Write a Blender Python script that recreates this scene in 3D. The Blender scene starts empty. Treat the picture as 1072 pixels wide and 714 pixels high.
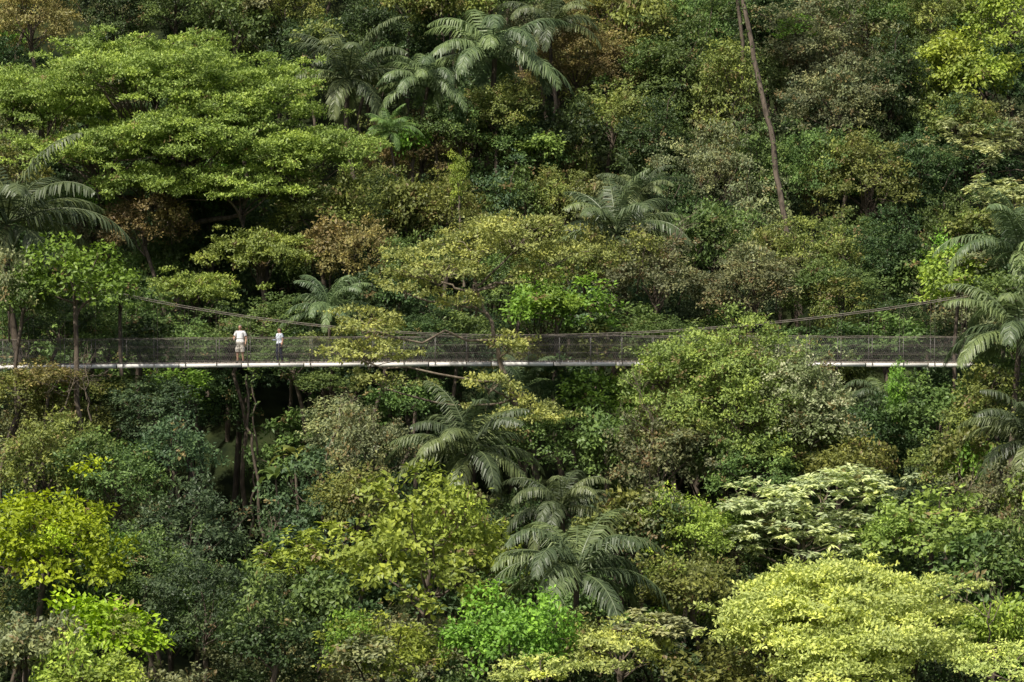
import bpy, bmesh, math, random
import numpy as np
from mathutils import Vector, Matrix

scene = bpy.context.scene
random.seed(7)
COLL = scene.collection
S = 0.0461   # metres per photo unit on the bridge plane

def W(px, py, y):
    k = (y + 150.0) / 150.0
    return np.array([(px - 536) * S * k, y, 8 - 6.9 * k + (357 - py) * S * k])

def surf_y(py):
    return 9 + (380 - py) * 0.1 if py < 385 else 1.5 - (py - 400) * 0.1

# ------------------------------------------------------------------ terrain
GY = [-3000, -400, -165, -150, -130, -95, -60, -30, 8, 46, 120, 300, 900, 3000]
GZ = [120, 60, 8, 6.0, -10, -27, -27, -22, -12, 9, 58, 130, 190, 230]
def ground_z(x, y):
    z = np.interp(y, GY, GZ)
    a = np.clip((np.abs(x) - 24.5) / 5.0, 0, 1)
    a = a * a * (3 - 2 * a)
    b = np.exp(-((y - 1) / 5.0) ** 2)
    z = z + a * b * (-0.9 - z)
    z = z + 0.8 * np.sin(x * 0.21 + 1) * np.sin(y * 0.17) + 0.4 * np.sin(x * 0.6 + y * 0.5)
    return z

# ------------------------------------------------------------------ materials
def new_mat(name):
    m = bpy.data.materials.new(name)
    m.use_nodes = True
    nt = m.node_tree
    nt.nodes.clear()
    out = nt.nodes.new('ShaderNodeOutputMaterial')
    return m, nt, out

def math_node(nt, op, a, b=None, clamp=False):
    n = nt.nodes.new('ShaderNodeMath'); n.operation = op; n.use_clamp = clamp
    for i, v in enumerate((a, b)):
        if v is None: continue
        if isinstance(v, (int, float)): n.inputs[i].default_value = v
        else: nt.links.new(v, n.inputs[i])
    return n.outputs[0]

def leaf_mat(name, col, alt=None, brown=0.05, gloss=0.018):
    m, nt, out = new_mat(name)
    L = nt.links
    at = nt.nodes.new('ShaderNodeAttribute'); at.attribute_name = 'leafcol'
    sp = nt.nodes.new('ShaderNodeSeparateColor'); L.new(at.outputs['Color'], sp.inputs[0])
    oi = nt.nodes.new('ShaderNodeObjectInfo')
    if alt is None:
        alt = (min(col[0] * 1.45, .6), col[1] * 1.28, col[2] * 1.0)
    mx = nt.nodes.new('ShaderNodeMix'); mx.data_type = 'RGBA'
    mx.inputs[6].default_value = (*col, 1); mx.inputs[7].default_value = (*alt, 1)
    f = math_node(nt, 'MULTIPLY', sp.outputs[1], sp.outputs[1])
    f = math_node(nt, 'ADD', f, math_node(nt, 'MULTIPLY', math_node(nt, 'SUBTRACT', sp.outputs[0], 0.5), .6), True)
    L.new(f, mx.inputs[0])
    mb = nt.nodes.new('ShaderNodeMix'); mb.data_type = 'RGBA'
    mb.inputs[7].default_value = (0.20, 0.155, 0.065, 1)
    L.new(mx.outputs[2], mb.inputs[6])
    g = math_node(nt, 'GREATER_THAN', sp.outputs[2], 1 - brown)
    L.new(g, mb.inputs[0])
    v = math_node(nt, 'ADD', 0.60, math_node(nt, 'MULTIPLY', sp.outputs[1], 0.57))
    v = math_node(nt, 'ADD', v, math_node(nt, 'MULTIPLY', sp.outputs[0], 0.32))
    v = math_node(nt, 'MULTIPLY', v, math_node(nt, 'ADD', 0.80, math_node(nt, 'MULTIPLY', oi.outputs['Random'], 0.45)))
    hs = nt.nodes.new('ShaderNodeHueSaturation')
    L.new(mb.outputs[2], hs.inputs['Color']); L.new(v, hs.inputs['Value'])
    L.new(math_node(nt, 'ADD', 0.486, math_node(nt, 'MULTIPLY', oi.outputs['Random'], 0.03)), hs.inputs['Hue'])
    pb = nt.nodes.new('ShaderNodeBsdfDiffuse')
    L.new(hs.outputs[0], pb.inputs['Color'])
    tr = nt.nodes.new('ShaderNodeBsdfTranslucent')
    h2 = nt.nodes.new('ShaderNodeHueSaturation'); h2.inputs['Value'].default_value = 1.35; h2.inputs['Saturation'].default_value = 1.08
    L.new(hs.outputs[0], h2.inputs['Color']); L.new(h2.outputs[0], tr.inputs['Color'])
    ms = nt.nodes.new('ShaderNodeMixShader'); ms.inputs[0].default_value = 0.27
    L.new(pb.outputs[0], ms.inputs[1]); L.new(tr.outputs[0], ms.inputs[2])
    gl = nt.nodes.new('ShaderNodeBsdfGlossy'); gl.inputs['Roughness'].default_value = .45
    gl.inputs['Color'].default_value = (.9, .9, .9, 1)
    m2 = nt.nodes.new('ShaderNodeMixShader'); m2.inputs[0].default_value = gloss
    L.new(ms.outputs[0], m2.inputs[1]); L.new(gl.outputs[0], m2.inputs[2])
    L.new(m2.outputs[0], out.inputs[0])
    return m

def solid_mat(name, col, col2=None, rough=0.8, scale=3.0, metallic=0.0, stretch=(1, 1, 1), bump=0.0):
    m, nt, out = new_mat(name)
    L = nt.links
    pb = nt.nodes.new('ShaderNodeBsdfPrincipled')
    pb.inputs['Roughness'].default_value = rough
    pb.inputs['Metallic'].default_value = metallic
    pb.inputs['Specular IOR Level'].default_value = .2
    tc = nt.nodes.new('ShaderNodeTexCoord')
    mp = nt.nodes.new('ShaderNodeMapping'); mp.inputs['Scale'].default_value = stretch
    nz = nt.nodes.new('ShaderNodeTexNoise'); nz.inputs['Scale'].default_value = scale; nz.inputs['Detail'].default_value = 6
    L.new(tc.outputs['Object'], mp.inputs[0]); L.new(mp.outputs[0], nz.inputs['Vector'])
    cr = nt.nodes.new('ShaderNodeValToRGB')
    cr.color_ramp.elements[0].position = 0.35; cr.color_ramp.elements[1].position = 0.65
    cr.color_ramp.elements[0].color = (*col, 1)
    cr.color_ramp.elements[1].color = (*(col2 or tuple(c * 1.3 for c in col)), 1)
    L.new(nz.outputs[0], cr.inputs[0]); L.new(cr.outputs[0], pb.inputs['Base Color'])
    if bump:
        bp = nt.nodes.new('ShaderNodeBump'); bp.inputs['Strength'].default_value = bump
        L.new(nz.outputs[0], bp.inputs['Height']); L.new(bp.outputs[0], pb.inputs['Normal'])
    L.new(pb.outputs[0], out.inputs[0])
    return m

BARK = solid_mat('bark_grey_brown', (0.06, 0.048, 0.036), (0.15, 0.12, 0.09), 0.9, 2.5, stretch=(3, 3, .6), bump=.4)
BARK_PALE = solid_mat('bark_pale', (0.12, 0.095, 0.07), (0.24, 0.20, 0.145), 0.9, 2.0, stretch=(3, 3, .6), bump=.4)
PAL = {
 'olive':  (.160, .192, .054), 'ygreen': (.230, .305, .055), 'lime': (.255, .365, .025),
 'mid':    (.102, .160, .048), 'dark': (.052, .088, .032), 'blue': (.072, .118, .056),
 'grey':   (.172, .200, .100), 'pale': (.320, .365, .175), 'brown': (.195, .176, .070),
 'yellow': (.370, .425, .130), 'bright': (.145, .262, .042), 'umb': (.205, .280, .068),
 'palm':   (.098, .140, .064), 'cream': (.350, .395, .210),
}
MATS = {k: leaf_mat('leaves_' + k, v, brown={'brown': .22, 'olive': .05, 'grey': .09, 'palm': .0, 'yellow': .0}.get(k, .015),
                    gloss=.030 if k == 'palm' else .018) for k, v in PAL.items()}

# ------------------------------------------------------------------ mesh build helpers
def norm(v):
    return v / np.maximum(np.linalg.norm(v, axis=-1, keepdims=True), 1e-6)

class Parts:
    def __init__(s):
        s.V = []; s.F = []; s.M = []; s.C = []; s.n = 0
    def add(s, V, F, mat, C=None):
        V = np.asarray(V, dtype=np.float32).reshape(-1, 3)
        F = np.asarray(F, dtype=np.int32).reshape(-1, 4)
        if C is None: C = np.zeros((len(V), 4), np.float32)
        s.V.append(V); s.F.append(F + s.n); s.M.append(np.full(len(F), mat, np.int32)); s.C.append(C.astype(np.float32))
        s.n += len(V)
    def mesh(s, name, mats, smooth_idx=()):
        V = np.concatenate(s.V); F = np.concatenate(s.F); M = np.concatenate(s.M); C = np.concatenate(s.C)
        me = bpy.data.meshes.new(name)
        me.vertices.add(len(V)); me.vertices.foreach_set('co', V.ravel())
        me.loops.add(F.size); me.loops.foreach_set('vertex_index', F.ravel())
        me.polygons.add(len(F))
        me.polygons.foreach_set('loop_start', np.arange(0, F.size, 4, dtype=np.int32))
        me.polygons.foreach_set('loop_total', np.full(len(F), 4, np.int32))
        me.polygons.foreach_set('material_index', M)
        if smooth_idx:
            me.polygons.foreach_set('use_smooth', np.isin(M, list(smooth_idx)))
        a = me.attributes.new('leafcol', 'FLOAT_COLOR', 'POINT')
        a.data.foreach_set('color', C.ravel())
        for m in mats: me.materials.append(m)
        me.update(calc_edges=True)
        return me

def tube(P, pts, radii, sides=7, mat=0):
    pts = np.asarray(pts, float); radii = np.asarray(radii, float)
    n = len(pts)
    t = norm(np.gradient(pts, axis=0))
    ref = np.array([0.13, 1, 0.07]) if abs(t[0][1]) < .9 else np.array([1, 0, 0.1])
    b = norm(np.cross(t, ref)); c = np.cross(t, b)
    a = np.linspace(0, 2 * np.pi, sides, endpoint=False)
    V = pts[:, None] + radii[:, None, None] * (np.cos(a)[None, :, None] * b[:, None] + np.sin(a)[None, :, None] * c[:, None])
    i = np.arange(n - 1)[:, None] * sides; j = np.arange(sides)[None]; j2 = (j + 1) % sides
    F = np.stack([i + j, i + j2, i + sides + j2, i + sides + j], -1)
    P.add(V, F, mat)

def curve_pts(a, b, rng, n=6, wob=0.05, sag=0.0):
    a = np.asarray(a, float); b = np.asarray(b, float)
    t = np.linspace(0, 1, n)[:, None]
    L = np.linalg.norm(b - a)
    w = np.cumsum(rng.normal(0, 1, (n, 3)), 0); w -= w[0] + (w[-1] - w[0]) * t
    p = a + (b - a) * t + w * wob * L
    p[:, 2] += sag * L * (4 * t * (1 - t))[:, 0]
    return p

def leaves(P, pos, T, N, L, Wd, col, mat=1):
    T = norm(T); N = norm(N - T * (N * T).sum(-1, keepdims=True)); B = np.cross(T, N)
    L = np.asarray(L)[:, None]; Wd = np.asarray(Wd)[:, None]
    m = pos + T * L * .45
    V = np.stack([pos, m + B * Wd * .5 + N * L * .04, pos + T * L - N * L * .12, m - B * Wd * .5 + N * L * .04], 1)
    n = len(pos)
    F = np.arange(4 * n).reshape(n, 4)
    P.add(V.reshape(-1, 3), F, mat, np.repeat(col, 4, 0))

#          asp   rc   cov flat tufts lv  L    W    spread up  droop zmin
KP = {
 'A': dict(asp=.85, rc=.60, cov=1.3, flat=.8,  tufts=14, lv=12, L=.17, W=.10, sp=.14, up=.7, droop=.1, zmin=-.3),
 'B': dict(asp=.85, rc=.66, cov=1.3, flat=.75, tufts=13, lv=9,  L=.24, W=.15, sp=.16, up=.8, droop=.3, zmin=-.3),
 'C': dict(asp=.42, rc=.68, cov=2.3, flat=.38, tufts=16, lv=13, L=.17, W=.105, sp=.14, up=1.4, droop=.0, zmin=.02),
 'D': dict(asp=.60, rc=.70, cov=1.4, flat=.6,  tufts=6,  lv=9,  L=.34, W=.16, sp=.03, up=1.5, droop=.25, zmin=-.2),
 'E': dict(asp=1.8, rc=.58, cov=1.3, flat=1.2, tufts=13, lv=11, L=.19, W=.105, sp=.16, up=.5, droop=.8, zmin=-.7),
 'F': dict(asp=.50, rc=.55, cov=1.35, flat=.35, tufts=14, lv=12, L=.17, W=.11, sp=.14, up=1.4, droop=.0, zmin=-.1),
}
def crown(P, rng, kind, R, center=(0, 0, 0), asp=None, covm=1.0):
    p = KP[kind]; asp = asp or p['asp']; center = np.asarray(center, float)
    rc = p['rc'] * max(.7, (R / 3.6) ** .3)
    rc = min(rc, R * .45)
    frac = (1 - p['zmin']) / 2
    area = 4 * np.pi * R * R * frac * (0.35 + .65 * min(asp, 1.8))
    if kind in 'C': area = np.pi * R * R * 1.15
    n = max(8, int(p['cov'] * covm * area / (np.pi * rc * rc)))
    i = np.arange(n) + .5
    if kind == 'C':
        rr = np.sqrt(i / n); ph = i * 2.39996
        D = np.stack([rr * np.cos(ph), rr * np.sin(ph), np.sqrt(np.maximum(1 - rr * rr * .92, 0.0))], -1)
    else:
        z = 1 - (1 - p['zmin']) * i / n; ph = i * 2.39996
        r = np.sqrt(np.maximum(1 - z * z, 0)); D = np.stack([r * np.cos(ph), r * np.sin(ph), z], -1)
    D = D + rng.normal(0, .10, D.shape)
    s = rng.uniform(0, 6, 6)
    lob = np.sin(D[:, 0] * 3.1 + s[0]) * np.sin(D[:, 1] * 3.3 + s[1]) + .7 * np.sin(D[:, 2] * 4 + D[:, 0] * 4.2 + s[2]) + .5 * np.sin(D[:, 1] * 7 + s[3])
    f = .83 + .18 * lob + rng.uniform(-.14, .10, n)
    spr = rng.uniform(0, 1, n) < .13
    f = np.where(spr, f + .2, f)
    Cn = D * (R * f)[:, None] * np.array([1, 1, asp])
    Cn[:, 2] += rng.normal(0, .12 + .02 * R, n)
    if kind == 'E':
        Cn[:, :2] *= (0.75 + 0.35 * (Cn[:, 2:3] / (R * asp)))
    Cn += center
    keep = rng.uniform(0, 1, n) > (.18 if kind in 'FD' else .1)
    Cn = Cn[keep]; D = D[keep]; spr = spr[keep]; n = len(Cn)
    rcs = rc * rng.uniform(.5, 1.4, n) * np.where(spr, .6, 1)
    crnd = rng.uniform(0, 1, n)
    k = p['tufts']
    ntf = np.maximum(4, (k * (rcs / .7) ** 1.6).astype(int)) if kind != 'D' else np.full(n, k)
    idx = np.repeat(np.arange(n), ntf)
    td = norm(rng.normal(0, 1, (len(idx), 3)))
    td[:, 2] = np.where((td[:, 2] < 0) & (rng.uniform(0, 1, len(idx)) < .75), -td[:, 2], td[:, 2])
    tp = Cn[idx] + td * rcs[idx][:, None] * np.array([1, 1, p['flat']]) * rng.uniform(.6, 1.15, (len(idx), 1))
    trnd = rng.uniform(0, 1, len(idx))
    tb = rng.uniform(0, 1, len(idx))
    lv = p['lv']
    j = np.repeat(np.arange(len(idx)), lv)
    m = len(j)
    g = rng.normal(0, 1, (m, 3))
    up = np.array([0, 0, 1.0])
    if kind == 'D':
        a = np.tile(np.arange(lv), len(idx)) * (2 * np.pi / lv) + np.repeat(rng.uniform(0, 6, len(idx)), lv)
        T = np.stack([np.cos(a), np.sin(a), np.full(m, -.15)], -1) + g * .15 + .35 * td[j]
        pos = tp[j] + g * .03
        N = up + g * .25 + .4 * td[j]
    else:
        pos = tp[j] + g * p['sp'] * np.array([1, 1, .7 if p['flat'] > .5 else .4])
        out = norm(td[j] * .7 + D[idx][j] * .6)
        T = out * .5 + rng.normal(0, .6, (m, 3)) - up * p['droop']
        N = out * .9 + up * p['up'] + rng.normal(0, .40, (m, 3))
    L = p['L'] * rng.uniform(.65, 1.35, m); Wd = p['W'] * rng.uniform(.75, 1.25, m)
    col = np.stack([rng.uniform(0, 1, m), (crnd[idx][j] * .6 + trnd[j] * .4), tb[j], np.ones(m)], -1)
    leaves(P, pos, T, N, L, Wd, col)
    return Cn

def limbs(P, rng, root, Cn, r0, frac=.35, rmin=.02):
    sel = rng.permutation(len(Cn))[:max(3, int(len(Cn) * frac))]
    for q in sel:
        c = Cn[q]
        st = root + (np.array([0, 0, 1]) * rng.uniform(-.8, .4) * r0 * 8)
        pts = curve_pts(st, c, rng, 6, .05, .08)
        tube(P, pts, np.linspace(r0 * .45, rmin, 6), 5)

CACHE = {}
BUCK = [1.1, 1.6, 2.3, 3.1, 4.2, 6, 9]
def tree_mesh(kind, R, var):
    b = min(BUCK, key=lambda q: abs(math.log(q / R)))
    key = (kind, b, var)
    if key in CACHE: return CACHE[key], b
    rng = np.random.default_rng(ord(kind) * 1009 + int(b * 10) * 31 + var * 7)
    P = Parts(); asp = KP[kind]['asp']
    Cn = crown(P, rng, kind, b)
    if kind in 'AB' and b > 3.5:
        crown(P, rng, kind, b * .6, covm=.55)
    base = np.array([0, 0, -b * asp * .45 if kind not in 'E' else -b])
    r0 = .05 + .022 * b
    if b < 1.2: r0 = .03
    H = 13 + b * 1.4 if b > 1.2 else 1.6      # the smallest crowns are side boughs and climbers seated in a larger crown
    tp = curve_pts((rng.normal(0, .05 * H), rng.normal(0, .05 * H) + (1.0 if b < 1.2 else 0), -H), base, rng, 8, .02)
    tube(P, tp, np.linspace(r0 * 1.5, r0, 8), 8)
    tube(P, np.array([base, base + [0, 0, b * asp * .5]]), [r0, r0 * .4], 7)
    limbs(P, rng, base, Cn, r0, .3 if kind in 'CDF' else .14)
    me = P.mesh('crown_%s_%g_%d' % key, [BARK, MATS['mid']], (0,))
    CACHE[key] = me
    return me, b

NAMES = {'A': 'rainforest_tree', 'B': 'broadleaf_tree', 'C': 'umbrella_canopy_tree', 'D': 'cecropia_tree',
         'E': 'vine_covered_tree', 'F': 'layered_canopy_tree', 'P': 'palm_tree', 'N': 'banana_plant'}
def place(kind, loc, R, asp, col, parent=None, name=None, var=None):
    var = random.randrange(3) if var is None else var
    if kind == 'P': me, b = palm_mesh(var), 2.35
    elif kind == 'N': me, b = banana_mesh(), 1.6
    else: me, b = tree_mesh(kind, R, var)
    ob = bpy.data.objects.new(name or NAMES[kind], me)
    COLL.objects.link(ob)
    s = R / b
    sz = s * (asp / KP[kind]['asp']) if (asp and kind in KP) else s
    q = random.uniform(.9, 1.15) if kind in 'AB' else 1
    ob.scale = (s * q, s / q, sz)
    ob.rotation_euler = (random.uniform(-.1, .1), random.uniform(-.1, .1), random.uniform(0, 6.28))
    ob.location = loc
    ms = ob.material_slots[1]; ms.link = 'OBJECT'; ms.material = MATS[col]
    if parent: ob.parent = parent
    return ob

def palm_frond(P, rng, L, az, el, org=(0, 0, 0), bend=1.5, ll=.62, n=44):
    ns = 14
    pts = [np.array(org, float)]; e = el
    for i in range(ns):
        d = np.array([math.cos(az) * math.cos(e), math.sin(az) * math.cos(e), math.sin(e)])
        pts.append(pts[-1] + d * L / ns)
        e -= bend / ns * (0.5 + i / ns)
        e = max(e, -1.45)
    pts = np.array(pts)
    tube(P, pts, np.linspace(.03, .008, len(pts)), 4, 1)
    P.C[-1][:] = (.6, .6, 0, 1)
    t = np.linspace(.12, 1, n) ** .95
    q = t * ns; i0 = np.clip(q.astype(int), 0, ns - 1); fr = (q - i0)[:, None]
    p = pts[i0] * (1 - fr) + pts[i0 + 1] * fr
    d = norm(pts[i0 + 1] - pts[i0])
    side = norm(np.cross(d, np.array([0, 0, 1.0])) + 1e-5)
    upv = np.cross(side, d)
    prof = np.minimum(1, .35 + 2.2 * (t)) * np.sqrt(np.maximum(1.04 - t ** 2.2, 0))
    cr = rng.uniform(0, 1)
    for sgn in (-1, 1):
        T = side * sgn * .85 + d * .6 + upv * .1 + np.array([0, 0, -.4]) + rng.normal(0, .11, (n, 3))
        l = ll * prof * rng.uniform(.8, 1.15, n)
        N = upv + rng.normal(0, .25, (n, 3))
        T = norm(T); N = norm(N - T * (N * T).sum(-1, keepdims=True)); B = np.cross(T, N)
        w = .026
        a = p; m = p + T * l[:, None] * .5; tip = m + norm(T + np.array([0, 0, -1.0])) * l[:, None] * .5
        V = np.stack([a - B * w * .5, a + B * w * .5, m + B * w, m - B * w, tip + B * .006, tip - B * .006], 1).reshape(-1, 3)
        k = np.arange(n)[:, None] * 6
        F = np.concatenate([k + [0, 1, 2, 3], k + [3, 2, 4, 5]], 0)
        C = np.stack([np.repeat(rng.uniform(0, 1, n), 6), np.full(6 * n, cr), np.full(6 * n, .2), np.ones(6 * n)], -1)
        P.add(V, F, 1, C)

def palm_mesh(var):
    key = ('P', var)
    if key in CACHE: return CACHE[key]
    rng = np.random.default_rng(50 + var)
    P = Parts()
    n = 20
    for i in range(n):
        az = i * 2.39996 + rng.normal(0, .2)
        el = 1.35 - 1.45 * (i / n) + rng.normal(0, .16)
        palm_frond(P, rng, rng.uniform(2.7, 3.8), az, el, (0, 0, 0), rng.uniform(1.3, 2.4), .74, 56)
    tube(P, curve_pts((rng.normal(0, .8), 0, -14), (0, 0, 0), rng, 9, .015), np.linspace(.14, .09, 9), 8)
    me = P.mesh('palm_%d' % var, [BARK, MATS['palm']], (0,))
    CACHE[key] = me
    return me

def banana_mesh():
    if 'N' in CACHE: return CACHE['N']
    rng = np.random.default_rng(5)
    P = Parts()
    for i in range(9):
        az = i * 2.4; e = rng.uniform(.5, 1.3); L = rng.uniform(1.4, 2.0)
        pts = [np.zeros(3)]
        for k in range(9):
            pts.append(pts[-1] + np.array([math.cos(az) * math.cos(e), math.sin(az) * math.cos(e), math.sin(e)]) * L / 9); e -= .2
        pts = np.array(pts); d = norm(np.gradient(pts, axis=0)); side = norm(np.cross(d, [0, 0, 1.0]))
        w = .26 * np.sin(np.clip(np.linspace(-.1, 1, 10), 0, 1) ** .8 * np.pi) + .02
        for sg in (-1, 1):
            V = np.stack([pts, pts + side * sg * w[:, None] + np.array([0, 0, .25]) * w[:, None]], 1).reshape(-1, 3)
            k = np.arange(9)[:, None] * 2
            C = np.tile([rng.uniform(), rng.uniform(), .1, 1], (20, 1))
            P.add(V, k + [0, 1, 3, 2], 1, C)
    tube(P, [(0, 0, -8), (0, 0, -3), (0, 0, 0)], [.12, .1, .06], 7, 0)
    CACHE['N'] = P.mesh('banana', [BARK, MATS['bright']], (0,))
    return CACHE['N']

# ------------------------------------------------------------------ ground sheet
def build_ground():
    xs = np.unique(np.concatenate([np.linspace(-2500, -70, 14), np.linspace(-70, 70, 71), np.linspace(70, 2500, 14)]))
    ys = np.unique(np.concatenate([np.linspace(-2500, -170, 12), np.linspace(-170, 140, 120), np.linspace(140, 2900, 20)]))
    X, Y = np.meshgrid(xs, ys); Z = ground_z(X, Y)
    V = np.stack([X, Y, Z], -1).reshape(-1, 3)
    nx = len(xs); ny = len(ys)
    i = (np.arange(ny - 1)[:, None] * nx + np.arange(nx - 1)[None]).reshape(-1, 1)
    P = Parts(); P.add(V, i + [0, 1, nx + 1, nx], 0)
    m = solid_mat('forest_floor', (0.008, 0.014, 0.004), (0.030, 0.040, 0.012), 1.0, 0.9, bump=1)
    me = P.mesh('hillside_ground', [m], (0,))
    o = bpy.data.objects.new('hillside_ground', me); COLL.objects.link(o)
build_ground()

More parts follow.
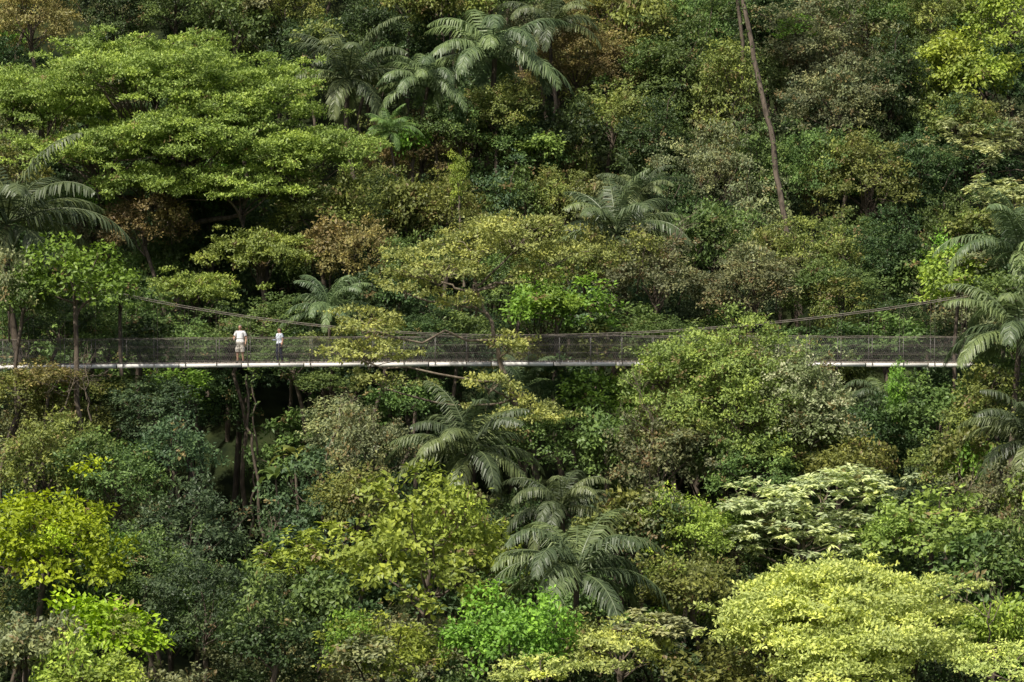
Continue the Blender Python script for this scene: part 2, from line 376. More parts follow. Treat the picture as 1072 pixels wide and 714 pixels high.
# ------------------------------------------------------------------ authored trees
H = [
 ('A', 35, 28, 55, .8, 'brown'), ('E', 120, 25, 38, 1.6, 'dark'), ('A', 185, 12, 50, .8, 'mid'), ('B', 245, 30, 42, 1.0, 'mid'),
 ('A', 300, 12, 42, .9, 'olive'), ('A', 330, 60, 34, 1.0, 'dark'), ('B', 430, 8, 40, .8, 'olive'), ('A', 395, 40, 35, .9, 'dark'),
 ('P', 365, 84, 66, 1, 'palm', 31), ('P', 518, 62, 72, 1, 'palm', 32), ('P', 448, 92, 50, 1, 'palm', 30), ('P', 575, 30, 48, 1, 'palm', 38),
 ('P', 408, 138, 28, 1, 'mid', 27), ('A', 512, 0, 50, .8, 'mid', 50), ('B', 470, 10, 44, .8, 'olive', 46), ('A', 395, -12, 44, .8, 'dark', 52),
 ('A', 605, 75, 62, .75, 'brown'), ('A', 660, 45, 60, .8, 'olive'), ('A', 640, 10, 50, .8, 'brown'), ('E', 705, 95, 45, 1.5, 'mid'),
 ('A', 735, 35, 48, 1.0, 'mid'), ('E', 760, 120, 42, 1.7, 'olive'), ('E', 850, 60, 58, 1.3, 'grey'), ('A', 905, 25, 55, .8, 'mid'),
 ('E', 800, 30, 36, 1.5, 'dark'), ('A', 880, 120, 55, .9, 'grey'), ('E', 930, 110, 42, 1.5, 'dark'),
 ('B', 1005, 85, 45, .9, 'ygreen'), ('B', 1050, 30, 50, .9, 'ygreen'), ('A', 975, 30, 40, .9, 'olive'),
 ('D', 1020, 165, 58, .6, 'pale'), ('D', 1062, 215, 45, .6, 'pale'), ('B', 1000, 130, 36, .8, 'olive'),
 ('E', 960, 195, 38, 1.5, 'dark'), ('A', 905, 200, 56, .9, 'olive'), ('A', 850, 190, 50, 1.0, 'mid'), ('E', 800, 190, 36, 1.6, 'mid'),
 ('A', 745, 195, 52, 1.0, 'grey'), ('E', 680, 165, 42, 1.3, 'dark'), ('A', 640, 130, 45, .8, 'olive'), ('B', 590, 150, 42, .9, 'dark'),
 ('A', 550, 165, 42, .9, 'mid'), ('A', 500, 150, 42, .8, 'olive'), ('A', 440, 165, 48, .8, 'brown'), ('A', 410, 225, 50, .8, 'olive'),
 ('E', 480, 190, 10, 2.6, 'ygreen', 19), ('A', 460, 230, 48, .8, 'olive'), ('B', 550, 215, 42, .8, 'mid'), ('P', 645, 245, 66, 1, 'palm', 15),
 ('A', 590, 215, 36, .9, 'olive'), ('P', 668, 205, 40, 1, 'palm', 20), ('A', 520, 122, 38, .8, 'olive', 31), ('A', 455, 140, 38, .8, 'mid', 30),
 # left middle
 ('A', 95, 225, 62, .6, 'mid'), ('A', 150, 240, 46, .8, 'brown', 16), ('A', 335, 230, 50, .7, 'olive', 18), ('E', 225, 235, 42, 1.1, 'dark', 20),
 ('P', 8, 235, 96, 1, 'palm', 1), ('B', 78, 300, 54, .85, 'bright', -3), ('A', 25, 318, 42, .7, 'mid', -3), ('B', 125, 312, 34, .8, 'mid', 3),
 ('A', 62, 345, 44, .7, 'dark', 7), ('A', 15, 345, 40, .8, 'mid', 8), ('A', 100, 350, 36, .7, 'mid', 9),
 ('B', 215, 262, 36, .8, 'mid'), ('C', 275, 278, 66, .45, 'umb', 14), ('A', 160, 285, 38, .8, 'mid'), ('C', 205, 315, 62, .4, 'umb', 11),
 ('A', 140, 335, 40, .7, 'mid', 9), ('P', 345, 325, 44, 1, 'palm', 6), ('A', 370, 275, 46, .8, 'brown', 14), ('A', 300, 335, 40, .6, 'mid', 9),
 ('B', 400, 320, 40, .8, 'dark', 10), ('A', 440, 285, 40, .8, 'mid', 12), ('A', 500, 260, 40, .8, 'olive', 15), ('A', 460, 340, 45, .6, 'dark', 9),
 ('B', 583, 325, 54, .65, 'bright', 5.5), ('A', 545, 300, 40, .8, 'mid', 12), ('A', 610, 285, 40, .8, 'olive', 13),
 ('A', 685, 300, 58, .85, 'grey', 11), ('A', 745, 265, 50, .85, 'mid', 15), ('A', 790, 305, 56, .7, 'grey', 10), ('A', 835, 275, 55, .8, 'olive', 14),
 ('A', 880, 310, 46, .7, 'mid', 10), ('E', 925, 275, 42, 1.2, 'dark', 14), ('B', 965, 290, 40, .8, 'mid', 14), ('B', 1003, 300, 38, .8, 'ygreen', 4),
 ('A', 1000, 245, 40, .9, 'mid'), ('P', 1066, 262, 66, 1, 'palm', 1), ('P', 1068, 355, 76, 1, 'palm', -5), ('P', 1085, 465, 70, 1, 'palm', -12),
 ('B', 650, 345, 38, .5, 'mid', 8), ('A', 935, 335, 42, .5, 'dark', 8), ('A', 1050, 315, 38, .8, 'mid', -1.5), ('A', 1052, 395, 32, .7, 'mid', -3),
 # below the bridge
 ('A', 22, 412, 46, .6, 'olive', -3), ('A', 52, 400, 38, .5, 'brown', -3.5), ('A', 75, 440, 60, .7, 'olive'), ('E', 160, 440, 48, .9, 'blue', -2), ('A', 182, 478, 42, .9, 'blue', -5),
 ('B', 120, 414, 40, .5, 'mid', 0), ('B', 185, 406, 34, .5, 'bright', 3), ('A', 45, 495, 60, .8, 'olive'), ('A', 120, 510, 55, .8, 'mid'),
 ('B', 45, 580, 84, .75, 'lime', -20), ('B', 108, 672, 50, .8, 'lime', -28), ('A', 25, 690, 50, .8, 'grey', -31), ('B', 90, 722, 44, .5, 'ygreen', -34),
 ('A', 195, 565, 54, .9, 'blue'), ('A', 215, 645, 72, .8, 'blue'), ('A', 150, 600, 50, .8, 'mid'), ('A', 290, 680, 50, .8, 'dark'),
 ('D', 322, 600, 50, .8, 'ygreen', -20), ('B', 330, 650, 45, .8, 'mid', -22), ('N', 308, 480, 30, 1, 'olive', -2), ('N', 288, 502, 28, 1, 'mid', -5),
 ('E', 352, 455, 36, 1.1, 'grey', -3), ('A', 390, 480, 45, .9, 'grey', -7), ('A', 375, 535, 42, .9, 'olive', -12), ('A', 338, 404, 34, .45, 'mid', 5),
 ('A', 425, 425, 40, .7, 'mid', 0),
 ('B', 450, 595, 88, .95, 'ygreen', -21), ('B', 535, 680, 60, .8, 'bright', -29), ('B', 400, 690, 55, .7, 'ygreen', -29),
 ('P', 492, 475, 72, 1, 'palm', -11), ('P', 604, 602, 84, 1, 'palm', -23), ('P', 588, 532, 56, 1, 'palm', -15), ('P', 548, 408, 44, 1, 'palm', 1.5),
 ('A', 560, 470, 40, .8, 'mid', -6), ('B', 600, 415, 42, .8, 'dark', 2), ('B', 635, 425, 46, .8, 'bright', 0), ('A', 540, 560, 40, .8, 'dark', -13),
 ('A', 690, 490, 60, .9, 'grey', -8), ('A', 640, 480, 42, .9, 'mid', -5), ('B', 665, 555, 46, .8, 'olive', -15), ('A', 720, 565, 48, .9, 'ygreen', -16),
 ('A', 725, 625, 46, .9, 'olive', -21), ('F', 650, 690, 62, .5, 'yellow', -29), ('D', 690, 665, 40, .5, 'cream', -28), ('F', 565, 712, 48, .4, 'yellow', -33),
 ('A', 605, 680, 40, .8, 'olive', -25),
 ('A', 790, 500, 50, .7, 'mid', -8), ('A', 850, 480, 46, .8, 'olive', -5), ('A', 905, 455, 40, .8, 'dark', -1), ('E', 940, 418, 13, 2.4, 'bright', -2),
 ('B', 985, 440, 45, .8, 'mid', -2), ('A', 1035, 440, 45, .8, 'olive', -4), ('A', 1000, 495, 50, .7, 'olive', -8), ('P', 925, 420, 40, 1, 'palm', 3),
 ('B', 975, 565, 64, .7, 'umb', -17), ('A', 1045, 540, 50, .9, 'grey', -14), ('B', 1040, 610, 48, .9, 'mid', -20), ('A', 920, 620, 44, .8, 'mid', -17),
 ('F', 1060, 705, 60, .45, 'yellow', -34), ('B', 1035, 672, 40, .8, 'ygreen', -26), ('A', 770, 560, 40, .7, 'mid', -13),
 ('A', 880, 500, 44, .7, 'olive', -9), ('A', 60, 645, 50, .8, 'dark', -18), ('A', 770, -50, 50, .8, 'grey', 36),
]
forest = bpy.data.objects.new('hillside_forest', None); COLL.objects.link(forest)
for h in H:
    kind, px, py, R, asp, col = h[:6]
    y = h[6] if len(h) > 6 else surf_y(py) + 1.0
    k = (y + 150) / 150
    loc = W(px, py, y)
    Rm = R * S * k
    place(kind, loc, Rm, asp, col)
    if kind in 'ABE' and R > 33 and not (325 < py < 420) and not (px < 140 and 340 < py < 430) and not (150 < px < 360 and 420 < py < 590):
        for _ in range(1 if (kind == 'E' or R >= 70 or random.random() < .4) else 2):
            a = random.uniform(-.2, 3.34) ; el = random.uniform(.1, 1.0)
            d = np.array([math.cos(a) * math.cos(el), -abs(math.sin(a)) * math.cos(el), math.sin(el) * asp])
            l2 = loc + d * Rm * random.uniform(.65, .88)
            if abs(l2[1]) < 3.5 and l2[2] > -2.6 and l2[2] < 5: continue
            c2 = col if random.random() < .75 else random.choice(['mid', 'olive', 'grey', 'dark', 'bright', 'olive', 'umb'])
            b = place(random.choice('AAB'), l2, random.uniform(.8, 1.3), random.uniform(.6, 1.3), c2, forest, 'climber_foliage', random.randrange(2))
            b.rotation_euler[2] = random.uniform(-.5, .5)
for px in range(105, 1000, 48):
    if 540 < px < 630 or 230 < px < 290: continue
    place(random.choice('AAB'), W(px + random.uniform(-12, 12), random.uniform(356, 382), 6.5 + random.uniform(-.8, 1.5)), random.uniform(1.7, 2.2), .6,
          random.choice(['mid', 'olive', 'mid', 'dark', 'grey']), forest, 'forest_tree', random.randrange(3))
place('A', W(255, 352, 9), 2.0, .6, 'mid', forest, 'forest_tree', 0)

# ------------------------------------------------------------------ multi-lobed individual trees
def lobed_tree(name, seed, y, trunk, lobes, mats, r0=.2, bark=BARK, limbfrac=.35):
    rng = np.random.default_rng(seed)
    P = Parts()
    tp = np.array([W(a, b, y + dy) for a, b, dy in trunk])
    g = tp[0].copy(); g[2] = ground_z(g[0], g[1]) - .5
    org = g.copy()
    fine = np.concatenate([[g], tp])
    q = np.linspace(0, len(fine) - 1, len(fine) * 4)
    pts = np.stack([np.interp(q, np.arange(len(fine)), fine[:, c]) for c in range(3)], -1)
    pts[1:-1] += rng.normal(0, .04, pts[1:-1].shape)
    tube(P, pts - org, np.linspace(r0 * 1.5, r0 * .4, len(pts)), 8)
    for (a, b, R, asp, kind, dy, slot) in lobes:
        k = (y + dy + 150) / 150
        c = W(a, b, y + dy); Rm = R * S * k
        P2 = Parts()
        Cn = crown(P2, rng, kind, Rm, c - org, asp)
        if kind in 'AB': crown(P2, rng, kind, Rm * .6, c - org, asp, .6)
        for V, F, M, C in zip(P2.V, P2.F, P2.M, P2.C):
            P.add(V, F - F.min(), slot, C)
        tl = pts - org
        dd = np.linalg.norm(tl - (c - org), axis=1) + np.where(tl[:, 2] > (c - org)[2] - .3 * Rm, 5, 0)
        st = tl[dd.argmin()]
        hub = (c - org) - np.array([0, 0, Rm * asp * .35])
        tube(P, curve_pts(st, hub, rng, 7, .04, -.04), np.linspace(r0 * .55, r0 * .28, 7), 6)
        limbs(P, rng, hub, Cn, r0 * .4, limbfrac, .012)
    me = P.mesh(name, [bark] + mats, (0,))
    o = bpy.data.objects.new(name, me); COLL.objects.link(o); o.location = org
    return o

lobed_tree('umbrella_canopy_tree', 3, 20, [(190, 330, 0), (185, 240, 0), (180, 170, 0)],
  [(150, 118, 132, .52, 'C', 0, 1), (250, 128, 105, .52, 'C', -1, 1), (50, 138, 98, .48, 'C', 1, 1), (312, 182, 88, .48, 'C', -2, 1),
   (200, 165, 115, .42, 'C', -3, 1), (105, 178, 100, .40, 'C', -3, 1), (255, 212, 76, .42, 'C', -4, 1), (165, 88, 90, .5, 'C', 2, 1),
   (165, 205, 75, .38, 'C', -4, 1), (15, 110, 70, .45, 'C', 2, 1)],
  [MATS['umb']], .34, BARK, .15)
lobed_tree('slender_layered_tree', 8, -5, [(562, 500, 0), (545, 440, 0), (528, 390, 0), (516, 345, 0), (505, 320, 0), (498, 300, 0)],
  [(540, 252, 54, .5, 'F', 0, 1), (458, 285, 56, .42, 'F', 0, 1), (578, 270, 42, .45, 'F', .5, 1), (384, 342, 42, .4, 'F', -1, 1),
   (386, 374, 46, .36, 'F', -1, 1), (500, 265, 44, .4, 'F', .8, 1), (402, 402, 38, .35, 'F', -1, 1), (425, 302, 32, .4, 'F', .4, 1),
   (545, 442, 50, .5, 'F', -1.5, 1), (532, 362, 26, .35, 'F', -.5, 1), (560, 292, 30, .4, 'F', -.6, 1), (480, 318, 24, .3, 'F', -.6, 1), (512, 405, 30, .35, 'F', -1.5, 1)],
  [leaf_mat('leaves_pale_olive', (.275, .325, .105), brown=.01)], .125, BARK_PALE, .5)
lobed_tree('flowering_rainforest_tree', 12, -6, [(775, 560, 0), (775, 480, 0), (772, 420, 0)],
  [(762, 385, 62, .75, 'A', 0, 1), (700, 395, 46, .7, 'A', .5, 1), (835, 410, 58, .7, 'A', -.3, 2), (775, 430, 62, .8, 'A', -1, 1),
   (850, 445, 50, .8, 'A', -1, 2), (715, 435, 44, .8, 'A', -.5, 1), (800, 470, 46, .8, 'A', -1, 1)],
  [leaf_mat('leaves_olive_fresh', (.19, .255, .068)), leaf_mat('leaves_with_pale_flowers', (.19, .235, .090), (.42, .42, .26))], .2)
lobed_tree('cecropia_tree', 14, -15, [(850, 660, 0), (845, 600, 0), (840, 560, 0)],
  [(800, 535, 45, .6, 'D', 0, 1), (860, 525, 52, .6, 'D', 0, 1), (905, 512, 40, .55, 'D', .6, 1), (840, 570, 52, .55, 'D', -1, 1), (765, 572, 36, .6, 'D', 0, 1), (890, 555, 36, .6, 'D', 0, 1)],
  [MATS['cream']], .14, BARK_PALE, .3)
lobed_tree('yellow_umbrella_tree', 17, -29, [(880, 790, 0), (880, 750, 0), (880, 710, 0)],
  [(840, 648, 92, .42, 'C', 0, 1), (930, 653, 90, .42, 'C', .5, 1), (880, 685, 112, .40, 'C', -1.5, 1), (960, 695, 76, .40, 'C', -1, 1),
   (800, 680, 66, .40, 'C', -1, 1), (885, 625, 66, .45, 'C', 2, 1), (880, 715, 90, .35, 'C', -3, 1)],
  [MATS['yellow']], .24, BARK, .15)

# ------------------------------------------------------------------ hillside forest mass behind / beneath
CY = [-60, -29, 2, 8, 46, 80]; CZ = [-17, -11, -2.2, -.3, 20.5, 42]
def photo_xy(p):
    k = (p[1] + 150) / 150
    return p[0] / (S * k) + 536, 357 - (p[2] - 8 + 6.9 * k) / (S * k)
yy = -46.0
while yy < 74:
    half = 24.7 * (yy + 150) / 150 + 6
    xx = -half + random.uniform(0, 3)
    while xx < half:
        x = xx + random.uniform(-1.3, 1.3); y = yy + random.uniform(-1.5, 1.5)
        zc = np.interp(y - 4.0, CY, CZ) - random.uniform(1.0, 4.8)
        R = random.uniform(2.3, 3.6)
        xx += 5.5
        if abs(y) < 5.5:
            zc = min(zc, -1.6 - R)
        px, py = photo_xy((x, y, zc))
        if 215 < px < 310 and 375 < py < 600 and y < 12: continue
        kind = random.choice('AAABBE')
        col = random.choice(['mid', 'dark', 'olive', 'mid', 'dark', 'grey', 'dark', 'blue'])
        place(kind, (x, y, zc), R if kind != 'E' else R * .7, None, col, forest, 'forest_tree', random.randrange(3))
    yy += 6.0

under = bpy.data.objects.new('understory_shrubs', None); COLL.objects.link(under)
for i in range(130):
    y = random.uniform(-36, 60); half = 24.7 * (y + 150) / 150 + 3; x = random.uniform(-half, half)
    z = float(ground_z(x, y)) + .5
    px, py = photo_xy((x, y, z))
    if 215 < px < 310 and 375 < py < 570: continue
    if abs(y) < 2 and z > -2.2: z = -2.4
    place(random.choice('ABBA'), (x, y, z), random.uniform(1.4, 2.2), None, random.choice(['dark', 'mid', 'dark', 'olive', 'bright']), under, 'shrub', random.randrange(2))

# ------------------------------------------------------------------ bare trunks, lianas
def simple_trunk(name, pts, r0, r1, seed, mat=BARK, leafy=None, wob=.02):
    rng = np.random.default_rng(seed)
    w = np.array(pts, float); q = np.linspace(0, len(w) - 1, len(w) * 5)
    p = np.stack([np.interp(q, np.arange(len(w)), w[:, c]) for c in range(3)], -1)
    p[1:-1] += rng.normal(0, wob, p[1:-1].shape)
    P = Parts(); org = p[0].copy(); tube(P, p - org, np.linspace(r0, r1, len(p)), 8)
    if leafy:
        m = leafy; j = rng.integers(0, len(p), m)
        pos = p[j] - org + rng.normal(0, r0 * 1.1, (m, 3))
        leaves(P, pos, rng.normal(0, 1, (m, 3)) + [0, 0, -.5], rng.normal(0, 1, (m, 3)) + [0, -1, .5],
               rng.uniform(.12, .25, m), rng.uniform(.08, .13, m), rng.uniform(0, .9, (m, 4)))
    o = bpy.data.objects.new(name, P.mesh(name, [mat, MATS['mid']], (0,))); COLL.objects.link(o); o.location = org
simple_trunk('leaning_tree_trunk', [W(838, 330, 19), W(822, 235, 19), W(806, 140, 20), W(790, 70, 21), W(775, -10, 22), W(766, -60, 23)], .17, .11, 1, BARK, 400, .03)
simple_trunk('thin_tree_trunk', [W(486, 300, 19), W(482, 240, 19), W(480, 190, 19)], .08, .05, 2, BARK_PALE, 60)
simple_trunk('thin_tree_trunk', [W(275, 640, 1), W(270, 520, 1), W(262, 450, 1), W(258, 392, 1.5)], .10, .05, 3, BARK, 120, .06)
simple_trunk('thin_tree_trunk', [W(250, 640, 3), W(262, 540, 3), W(268, 470, 3), W(263, 400, 3)], .06, .04, 4, BARK, 90, .08)
rngl = np.random.default_rng(77)
for i in range(16):
    px = rngl.uniform(60, 1030); py = rngl.uniform(60, 260); y = surf_y(py) - 1.5
    L = rngl.uniform(40, 80)
    simple_trunk('hanging_liana', [W(px, py + L, y), W(px + rngl.uniform(-6, 6), py + L * .5, y), W(px + rngl.uniform(-9, 9), py, y + .5)], .014, .018, 100 + i, BARK, int(L * 1.4), .08)
def dead_branch(px, py, y, seed):
    rng = np.random.default_rng(seed); P = Parts()
    def br(a, d, L, r, dep):
        b = a + d * L
        tube(P, curve_pts(a, b, rng, 5, .06), np.linspace(r, r * .55, 5), 5)
        if dep:
            for k in range(3): br(a + (b - a) * rng.uniform(.4, 1), norm(d + rng.normal(0, .5, 3) + [0, 0, .1]), L * .65, r * .5, dep - 1)
    br(np.array([0, 0, -2.5]), norm(np.array([rng.uniform(-.5, .5), -.3, 1.])), 2.2, .045, 3)
    o = bpy.data.objects.new('dead_branch', P.mesh('dead_branch', [BARK_PALE], (0,))); COLL.objects.link(o); o.location = W(px, py, y)
for i, (a, b, y) in enumerate([(700, 235, 12), (60, 378, -4), (95, 385, -4), (270, 560, -6), (1035, 620, -28), (340, 430, -6), (990, 520, -14), (690, 420, -8)]):
    dead_branch(a, b, y, 200 + i)

# ------------------------------------------------------------------ suspension bridge
bridge = bpy.data.objects.new('suspension_footbridge', None); COLL.objects.link(bridge)
PAINT = solid_mat('weathered_white_paint', (.60, .59, .55), (.80, .78, .74), .6, 1.2, stretch=(.6, 3, 3))
STEEL = solid_mat('galvanised_steel', (.12, .115, .105), (.20, .19, .175), .6, 4, metallic=.1)
CABLE = solid_mat('steel_cable', (.11, .095, .075), (.21, .185, .155), .6, 6, metallic=.1)
PLANK = solid_mat('deck_planks', (.16, .13, .10), (.30, .26, .21), .85, 2, stretch=(4, 1, 1))
CONC = solid_mat('mossy_concrete', (.05, .06, .035), (.14, .135, .11), .9, 2)
X0, X1 = -25.0, 22.4
def deck_z(x):
    return -0.02 + 0.14 * (1 - ((x - 4) / 27.0) ** 2)
def rail_h(x): return 1.16 + .06 * (x + 23) / 46
def cable_z(x): return 1.36 + 0.0056 * x * x if x < 0 else 1.36 + .0040 * x * x
def box(P, c, s, mat=0, rot=0.0):
    c = np.asarray(c, float); h = np.asarray(s, float) / 2
    v = np.array([[i, j, k] for i in (-1, 1) for j in (-1, 1) for k in (-1, 1)], float) * h
    if rot:
        cr, sr = math.cos(rot), math.sin(rot)
        v = np.stack([v[:, 0] * cr - v[:, 2] * sr, v[:, 1], v[:, 0] * sr + v[:, 2] * cr], -1)
    F = [[0, 1, 3, 2], [4, 6, 7, 5], [0, 4, 5, 1], [2, 3, 7, 6], [0, 2, 6, 4], [1, 5, 7, 3]]
    P.add(v + c, F, mat)
def child(P, name, mats, sm=()):
    o = bpy.data.objects.new(name, P.mesh(name, mats, sm)); COLL.objects.link(o); o.parent = bridge
    return o
P = Parts(); x = X0
while x < X1:
    z = deck_z(x + .14); box(P, (x + .14, 0, z - .03 + random.uniform(-.004, .004)), (.25, 1.30, .045)); x += .28
child(P, 'deck_planks', [PLANK])
P = Parts(); x = X0
while x < X1 - .2:
    L = min(3.0, X1 - x); z0, z1 = deck_z(x), deck_z(x + L)
    for sy in (-1, 1):
        box(P, (x + L / 2, sy * .69, (z0 + z1) / 2 - .10), (L - .05, .05, .18 + random.uniform(-.01, .01)), 0, math.atan2(z1 - z0, L))
    x += L
child(P, 'side_beams', [PAINT])
P = Parts(); x = X0 + .3
while x < X1:
    box(P, (x, 0, deck_z(x) - .125), (.07, 1.30, .08)); 
    x += 1.5
child(P, 'cross_beams', [STEEL])
P = Parts(); x = X0 + .3
while x < X1:
    for sy in (-1, 1):
        box(P, (x, sy * .745, deck_z(x) + rail_h(x) / 2 - .06), (.028, .028, rail_h(x) + .1))
    x += 1.5
child(P, 'railing_posts', [STEEL])
P = Parts()
xs = np.linspace(X0, X1, 60)
for sy in (-1, 1):
    for f, r in ((1.0, .016), (.66, .007), (.33, .007), (.06, .009)):
        tube(P, [(a, sy * .72, deck_z(a) + rail_h(a) * f - (.02 * math.sin(a * 2.1) if f > .9 else 0)) for a in xs], np.full(60, r), 5)
child(P, 'handrail_cables', [CABLE], (0,))
def wire(P, a, b, r):
    a = np.asarray(a, float); b = np.asarray(b, float)
    tube(P, [a, b], [r, r], 3)
P = Parts()
sp = .09
for sy in (-1, 1):
    x = X0
    while x < X1 - .6:
        h = rail_h(x)
        wire(P, (x, sy * .715, deck_z(x)), (x + .55, sy * .715, deck_z(x + .55) + h), .0031)
        wire(P, (x + .55, sy * .708, deck_z(x + .55)), (x, sy * .708, deck_z(x) + h), .0031)
        x += sp
child(P, 'wire_netting', [STEEL])
P = Parts()
XA, XB = -26.6, 25.6
cx = np.linspace(XA, XB, 70)
for sy in (-1, 1):
    tube(P, [(a, sy * .80, cable_z(a)) for a in cx], np.full(70, .019), 6)
    for (xa, xe) in ((XA, XA - 9), (XB, XB + 9)):
        tube(P, [(xa, sy * .80, cable_z(xa)), (xe, sy * .80, -1.0)], [.019, .019], 6)
child(P, 'main_suspension_cables', [CABLE], (0,))
P = Parts(); x = X0 + .3
while x < X1:
    for sy in (-1, 1):
        wire(P, (x, sy * .80, deck_z(x) - .1), (x, sy * .80, cable_z(x)), .0055)
    x += 1.5
child(P, 'hanger_rods', [CABLE])
P = Parts()
for xa in (XA, XB):
    for sy in (-1, 1):
        box(P, (xa, sy * .80, (cable_z(xa) - 3) / 2), (.14, .14, cable_z(xa) + 3))
    box(P, (xa, 0, cable_z(xa) - .25), (.12, 1.44, .16)); box(P, (xa, 0, cable_z(xa) - 1.1), (.10, 1.44, .10))
child(P, 'end_towers', [STEEL])
P = Parts()
for sg, xa in ((-1, X0), (1, X1)):
    box(P, (xa + sg * 1.9, 0, -.55), (3.7, 1.9, 1.0)); 
child(P, 'abutments', [CONC])

# ------------------------------------------------------------------ people
def flat_mat(name, col, rough=.8): return solid_mat(name, col, tuple(min(c * 1.12, .95) for c in col), rough, 20)
SKIN = flat_mat('skin', (.42, .25, .17), .55)
WHITE = flat_mat('white_cotton', (.72, .72, .71)); KHAKI = flat_mat('light_shorts', (.50, .46, .40))
NAVY = flat_mat('dark_trousers', (.025, .028, .045)); TOPC = flat_mat('pale_top', (.55, .60, .66))
HAIRG = flat_mat('grey_hair', (.20, .17, .14)); HAIRB = flat_mat('brown_hair', (.06, .035, .02)); SHOE = flat_mat('shoes', (.10, .09, .08))
EYE = flat_mat('eyes', (.03, .02, .015), .2); LIP = flat_mat('lips', (.35, .12, .10), .5); PACK = flat_mat('daypack_fabric', (.05, .06, .09))

def skin_mesh(name, verts, edges, roots, sub=2):
    me = bpy.data.meshes.new(name + '_sk'); me.from_pydata([v[0] for v in verts], edges, [])
    ob = bpy.data.objects.new(name + '_sk', me); COLL.objects.link(ob)
    ob.modifiers.new('s', 'SKIN')
    sv = me.skin_vertices[0].data
    for i, v in enumerate(verts):
        r = v[1]; sv[i].radius = (r, r) if isinstance(r, (int, float)) else r
        sv[i].use_root = i in roots
    m = ob.modifiers.new('d', 'SUBSURF'); m.levels = sub; m.render_levels = sub
    dg = bpy.context.evaluated_depsgraph_get(); dg.update()
    out = bpy.data.meshes.new_from_object(ob.evaluated_get(dg))
    bpy.data.objects.remove(ob, do_unlink=True)
    return out

def uv_ball(name, c, r, mat, parent, sq=(1, 1, 1)):
    bm = bmesh.new(); bmesh.ops.create_uvsphere(bm, u_segments=16, v_segments=10, radius=1)
    for v in bm.verts: v.co = Vector((v.co.x * r * sq[0] + c[0], v.co.y * r * sq[1] + c[1], v.co.z * r * sq[2] + c[2]))
    me = bpy.data.meshes.new(name); bm.to_mesh(me); bm.free(); me.materials.append(mat)
    for p in me.polygons: p.use_smooth = True
    o = bpy.data.objects.new(name, me); COLL.objects.link(o); o.parent = parent; return o

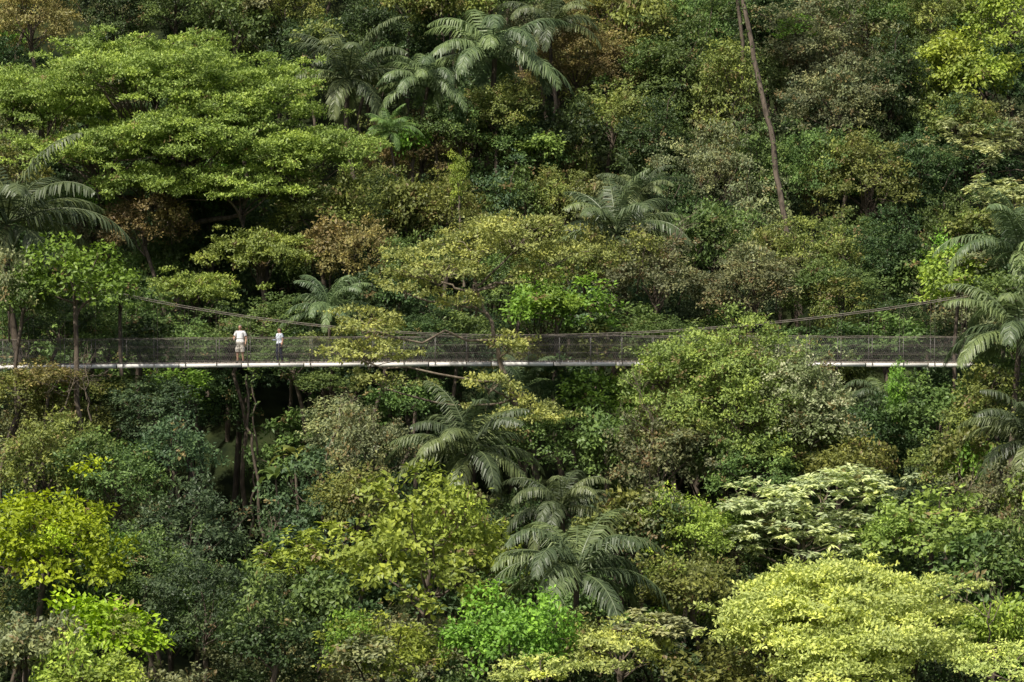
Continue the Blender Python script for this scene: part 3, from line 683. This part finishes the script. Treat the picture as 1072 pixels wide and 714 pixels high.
def person(name, loc, yaw, h, female, arms, legs, top, bottom, bottom_hem, sleeve, hairm):
    root = bpy.data.objects.new(name, None); COLL.objects.link(root)
    s = h / 1.75; sh = .165 if female else .20; hip = .095
    tw = (.125, .10) if female else (.155, .13)
    V = [((0, 0, .95), (.155, .12)), ((0, 0, 1.13), tw), ((0, .01, 1.31), (.17, .125)), ((0, .015, 1.44), (.12, .085)),
         ((0, .01, 1.51), .055), ((0, -.005, 1.57), .058), ((0, -.012, 1.64), (.080, .094)), ((0, -.008, 1.70), (.076, .090)), ((0, 0, 1.735), .045)]
    E = [(i, i + 1) for i in range(8)]
    wr = {}
    for sg, (el, wri, ha) in zip((-1, 1), arms):
        i = len(V)
        V += [((sg * sh, .01, 1.42), .066), (el, .046), (wri, .031), (ha, (.036, .022))]
        E += [(3, i), (i, i + 1), (i + 1, i + 2), (i + 2, i + 3)]; wr[sg] = (wri, ha)
    for sg, (kn, an, toe) in zip((-1, 1), legs):
        i = len(V)
        V += [((sg * hip, 0, .86), .098), (kn, .062), (an, .044), ((an[0], an[1] + .01, .05), .042), (toe, .036)]
        E += [(0, i), (i, i + 1), (i + 1, i + 2), (i + 2, i + 3), (i + 3, i + 4)]
    me = skin_mesh(name, V, E, {0})
    for m in (SKIN, top, bottom, SHOE): me.materials.append(m)
    nrm = [Vector(v.normal) for v in me.vertices]
    for p in me.polygons:
        c = p.center; k = 0
        if c.z < .105: k = 3
        elif c.z < .98 and c.z > bottom_hem and abs(c.x) < .21: k = 2
        elif .98 <= c.z < 1.485 and (abs(c.x) < sh + .03 or c.z > sleeve): k = 1
        p.material_index = k; p.use_smooth = True
    cloth = set()
    for p in me.polygons:
        if p.material_index in (1, 2): cloth.update(p.vertices)
    for i in cloth:
        z = me.vertices[i].co.z
        fl = .016 + (.025 if (z < 1.04 and z > .9) else 0) + (.028 if z < .72 and bottom_hem > .3 else 0)
        me.vertices[i].co += nrm[i] * fl
    o = bpy.data.objects.new('body', me); COLL.objects.link(o); o.parent = root
    FV = []; FE = []; roots = set()
    for sg in (-1, 1):
        wri, ha = map(Vector, wr[sg]); d = (ha - wri).normalized()
        side = d.cross(Vector((sg * 1.0, 0, .2))).normalized(); pal = d.cross(side).normalized()
        for f, (off, L) in enumerate(((-.027, .066), (-.009, .078), (.009, .073), (.026, .058))):
            b = ha + side * off; i = len(FV); roots.add(i)
            FV += [(tuple(b), .0095), (tuple(b + d * L * .5 + pal * .006), .0085), (tuple(b + d * L * .8 + pal * .022), .008), (tuple(b + d * L * .9 + pal * .04), .007)]
            FE += [(i, i + 1), (i + 1, i + 2), (i + 2, i + 3)]
        b = wri + d * .03 - side * .022; i = len(FV); roots.add(i)
        FV += [(tuple(b), .012), (tuple(b + d * .03 - side * .03), .010), (tuple(b + d * .065 - side * .036 + pal * .01), .0085)]
        FE += [(i, i + 1), (i + 1, i + 2)]
    fm = skin_mesh(name + '_f', FV, FE, roots, 1); fm.materials.append(SKIN)
    for p in fm.polygons: p.use_smooth = True
    o = bpy.data.objects.new('fingers', fm); COLL.objects.link(o); o.parent = root
    for sg in (-1, 1):
        uv_ball('eye', (sg * .031, -.094, 1.655), .011, EYE, root, (1.2, .6, .7))
        uv_ball('ear', (sg * .080, .005, 1.645), .03, SKIN, root, (.35, .6, 1))
    uv_ball('nose', (0, -.108, 1.625), .016, SKIN, root, (.8, 1.1, 1.5))
    uv_ball('mouth', (0, -.094, 1.59), .02, LIP, root, (1.1, .4, .35))
    bm = bmesh.new(); bmesh.ops.create_uvsphere(bm, u_segments=24, v_segments=16, radius=1)
    rr = random.Random(3)
    dele = []
    for v in bm.verts:
        n = v.co.copy()
        low = -.15 if n.y > -.2 else .42
        if female and n.y > -.05: low = -1
        if n.z < low: dele.append(v)
        j = 1 + rr.uniform(-.02, .03)
        v.co = Vector((n.x * .091 * j, n.y * .105 * j + .004, 1.675 + n.z * .092 * j))
        if female and n.z < 0 and n.y > -.05:
            v.co.z += n.z * .12; v.co.y += .02
    bmesh.ops.delete(bm, geom=dele, context='VERTS')
    me = bpy.data.meshes.new('hair'); bm.to_mesh(me); bm.free(); me.materials.append(hairm)
    for p in me.polygons: p.use_smooth = True
    o = bpy.data.objects.new('hair', me); COLL.objects.link(o); o.parent = root
    root.location = loc; root.rotation_euler = (0, 0, yaw); root.scale = (s, s, s)
    return root
xm = (252 - 536) * S; xw = (293 - 536) * S
person('man_in_white_shirt', (xm, -.30, deck_z(xm) - .008), math.radians(-12), 1.82, False,
  [((-.29, .02, 1.17), (-.25, -.20, 1.10), (-.23, -.29, 1.10)), ((.28, .05, 1.15), (.29, -.10, .93), (.29, -.14, .85))],
  [((-.12, -.03, .49), (-.13, .01, .09), (-.15, -.15, .035)), ((.12, -.02, .49), (.13, .04, .09), (.17, -.12, .035))],
  WHITE, KHAKI, .52, 1.27, HAIRG)
w = person('woman_in_pale_top', (xw, -.30, deck_z(xw) - .008), math.radians(-50), 1.66, True,
  [((-.22, -.03, 1.17), (-.19, -.25, 1.16), (-.17, -.34, 1.18)), ((.21, .07, 1.16), (.20, .0, .93), (.20, -.03, .85))],
  [((-.10, -.08, .50), (-.10, -.03, .09), (-.11, -.18, .035)), ((.10, .02, .49), (.10, .12, .09), (.12, -.03, .035))],
  TOPC, NAVY, .13, 1.30, HAIRB)
bp = uv_ball('daypack', (0, .17, 1.25), .15, PACK, w, (.9, .6, 1.3))

# ------------------------------------------------------------------ light, sky, camera
to_sun = Vector((-.42, -.58, 1.0)).normalized()
elev = math.asin(to_sun.z); rotz = math.atan2(to_sun.x, to_sun.y)
sl = bpy.data.lights.new('sun', 'SUN'); sl.energy = 5.0; sl.angle = math.radians(1.0); sl.color = (1, .95, .85)
so = bpy.data.objects.new('sun', sl); COLL.objects.link(so); so.rotation_euler = to_sun.to_track_quat('Z', 'Y').to_euler()
so.location = (-40, -60, 80)
wd = bpy.data.worlds.new('World'); scene.world = wd; wd.use_nodes = True
nt = wd.node_tree; nt.nodes.clear()
sky = nt.nodes.new('ShaderNodeTexSky'); sky.sky_type = 'NISHITA'; sky.sun_disc = False
sky.sun_elevation = elev; sky.sun_rotation = rotz; sky.dust_density = 5
bg = nt.nodes.new('ShaderNodeBackground'); bg.inputs[1].default_value = .13
wo = nt.nodes.new('ShaderNodeOutputWorld')
nt.links.new(sky.outputs[0], bg.inputs[0]); nt.links.new(bg.outputs[0], wo.inputs[0])

cam = bpy.data.cameras.new('camera'); co = bpy.data.objects.new('camera', cam); COLL.objects.link(co)
co.location = (0, -150, 8)
co.rotation_euler = (Vector((0, 0, 1.1)) - co.location).to_track_quat('-Z', 'Y').to_euler()
cam.sensor_width = 36; cam.lens = 18 / (536 * S) * 150.16; cam.clip_end = 6000; cam.clip_start = .5
scene.camera = co
scene.view_settings.view_transform = 'Standard'; scene.view_settings.look = 'None'; scene.view_settings.exposure = 0
print('unique crowns', len(CACHE), 'faces', sum(len(m.polygons) for m in CACHE.values()))
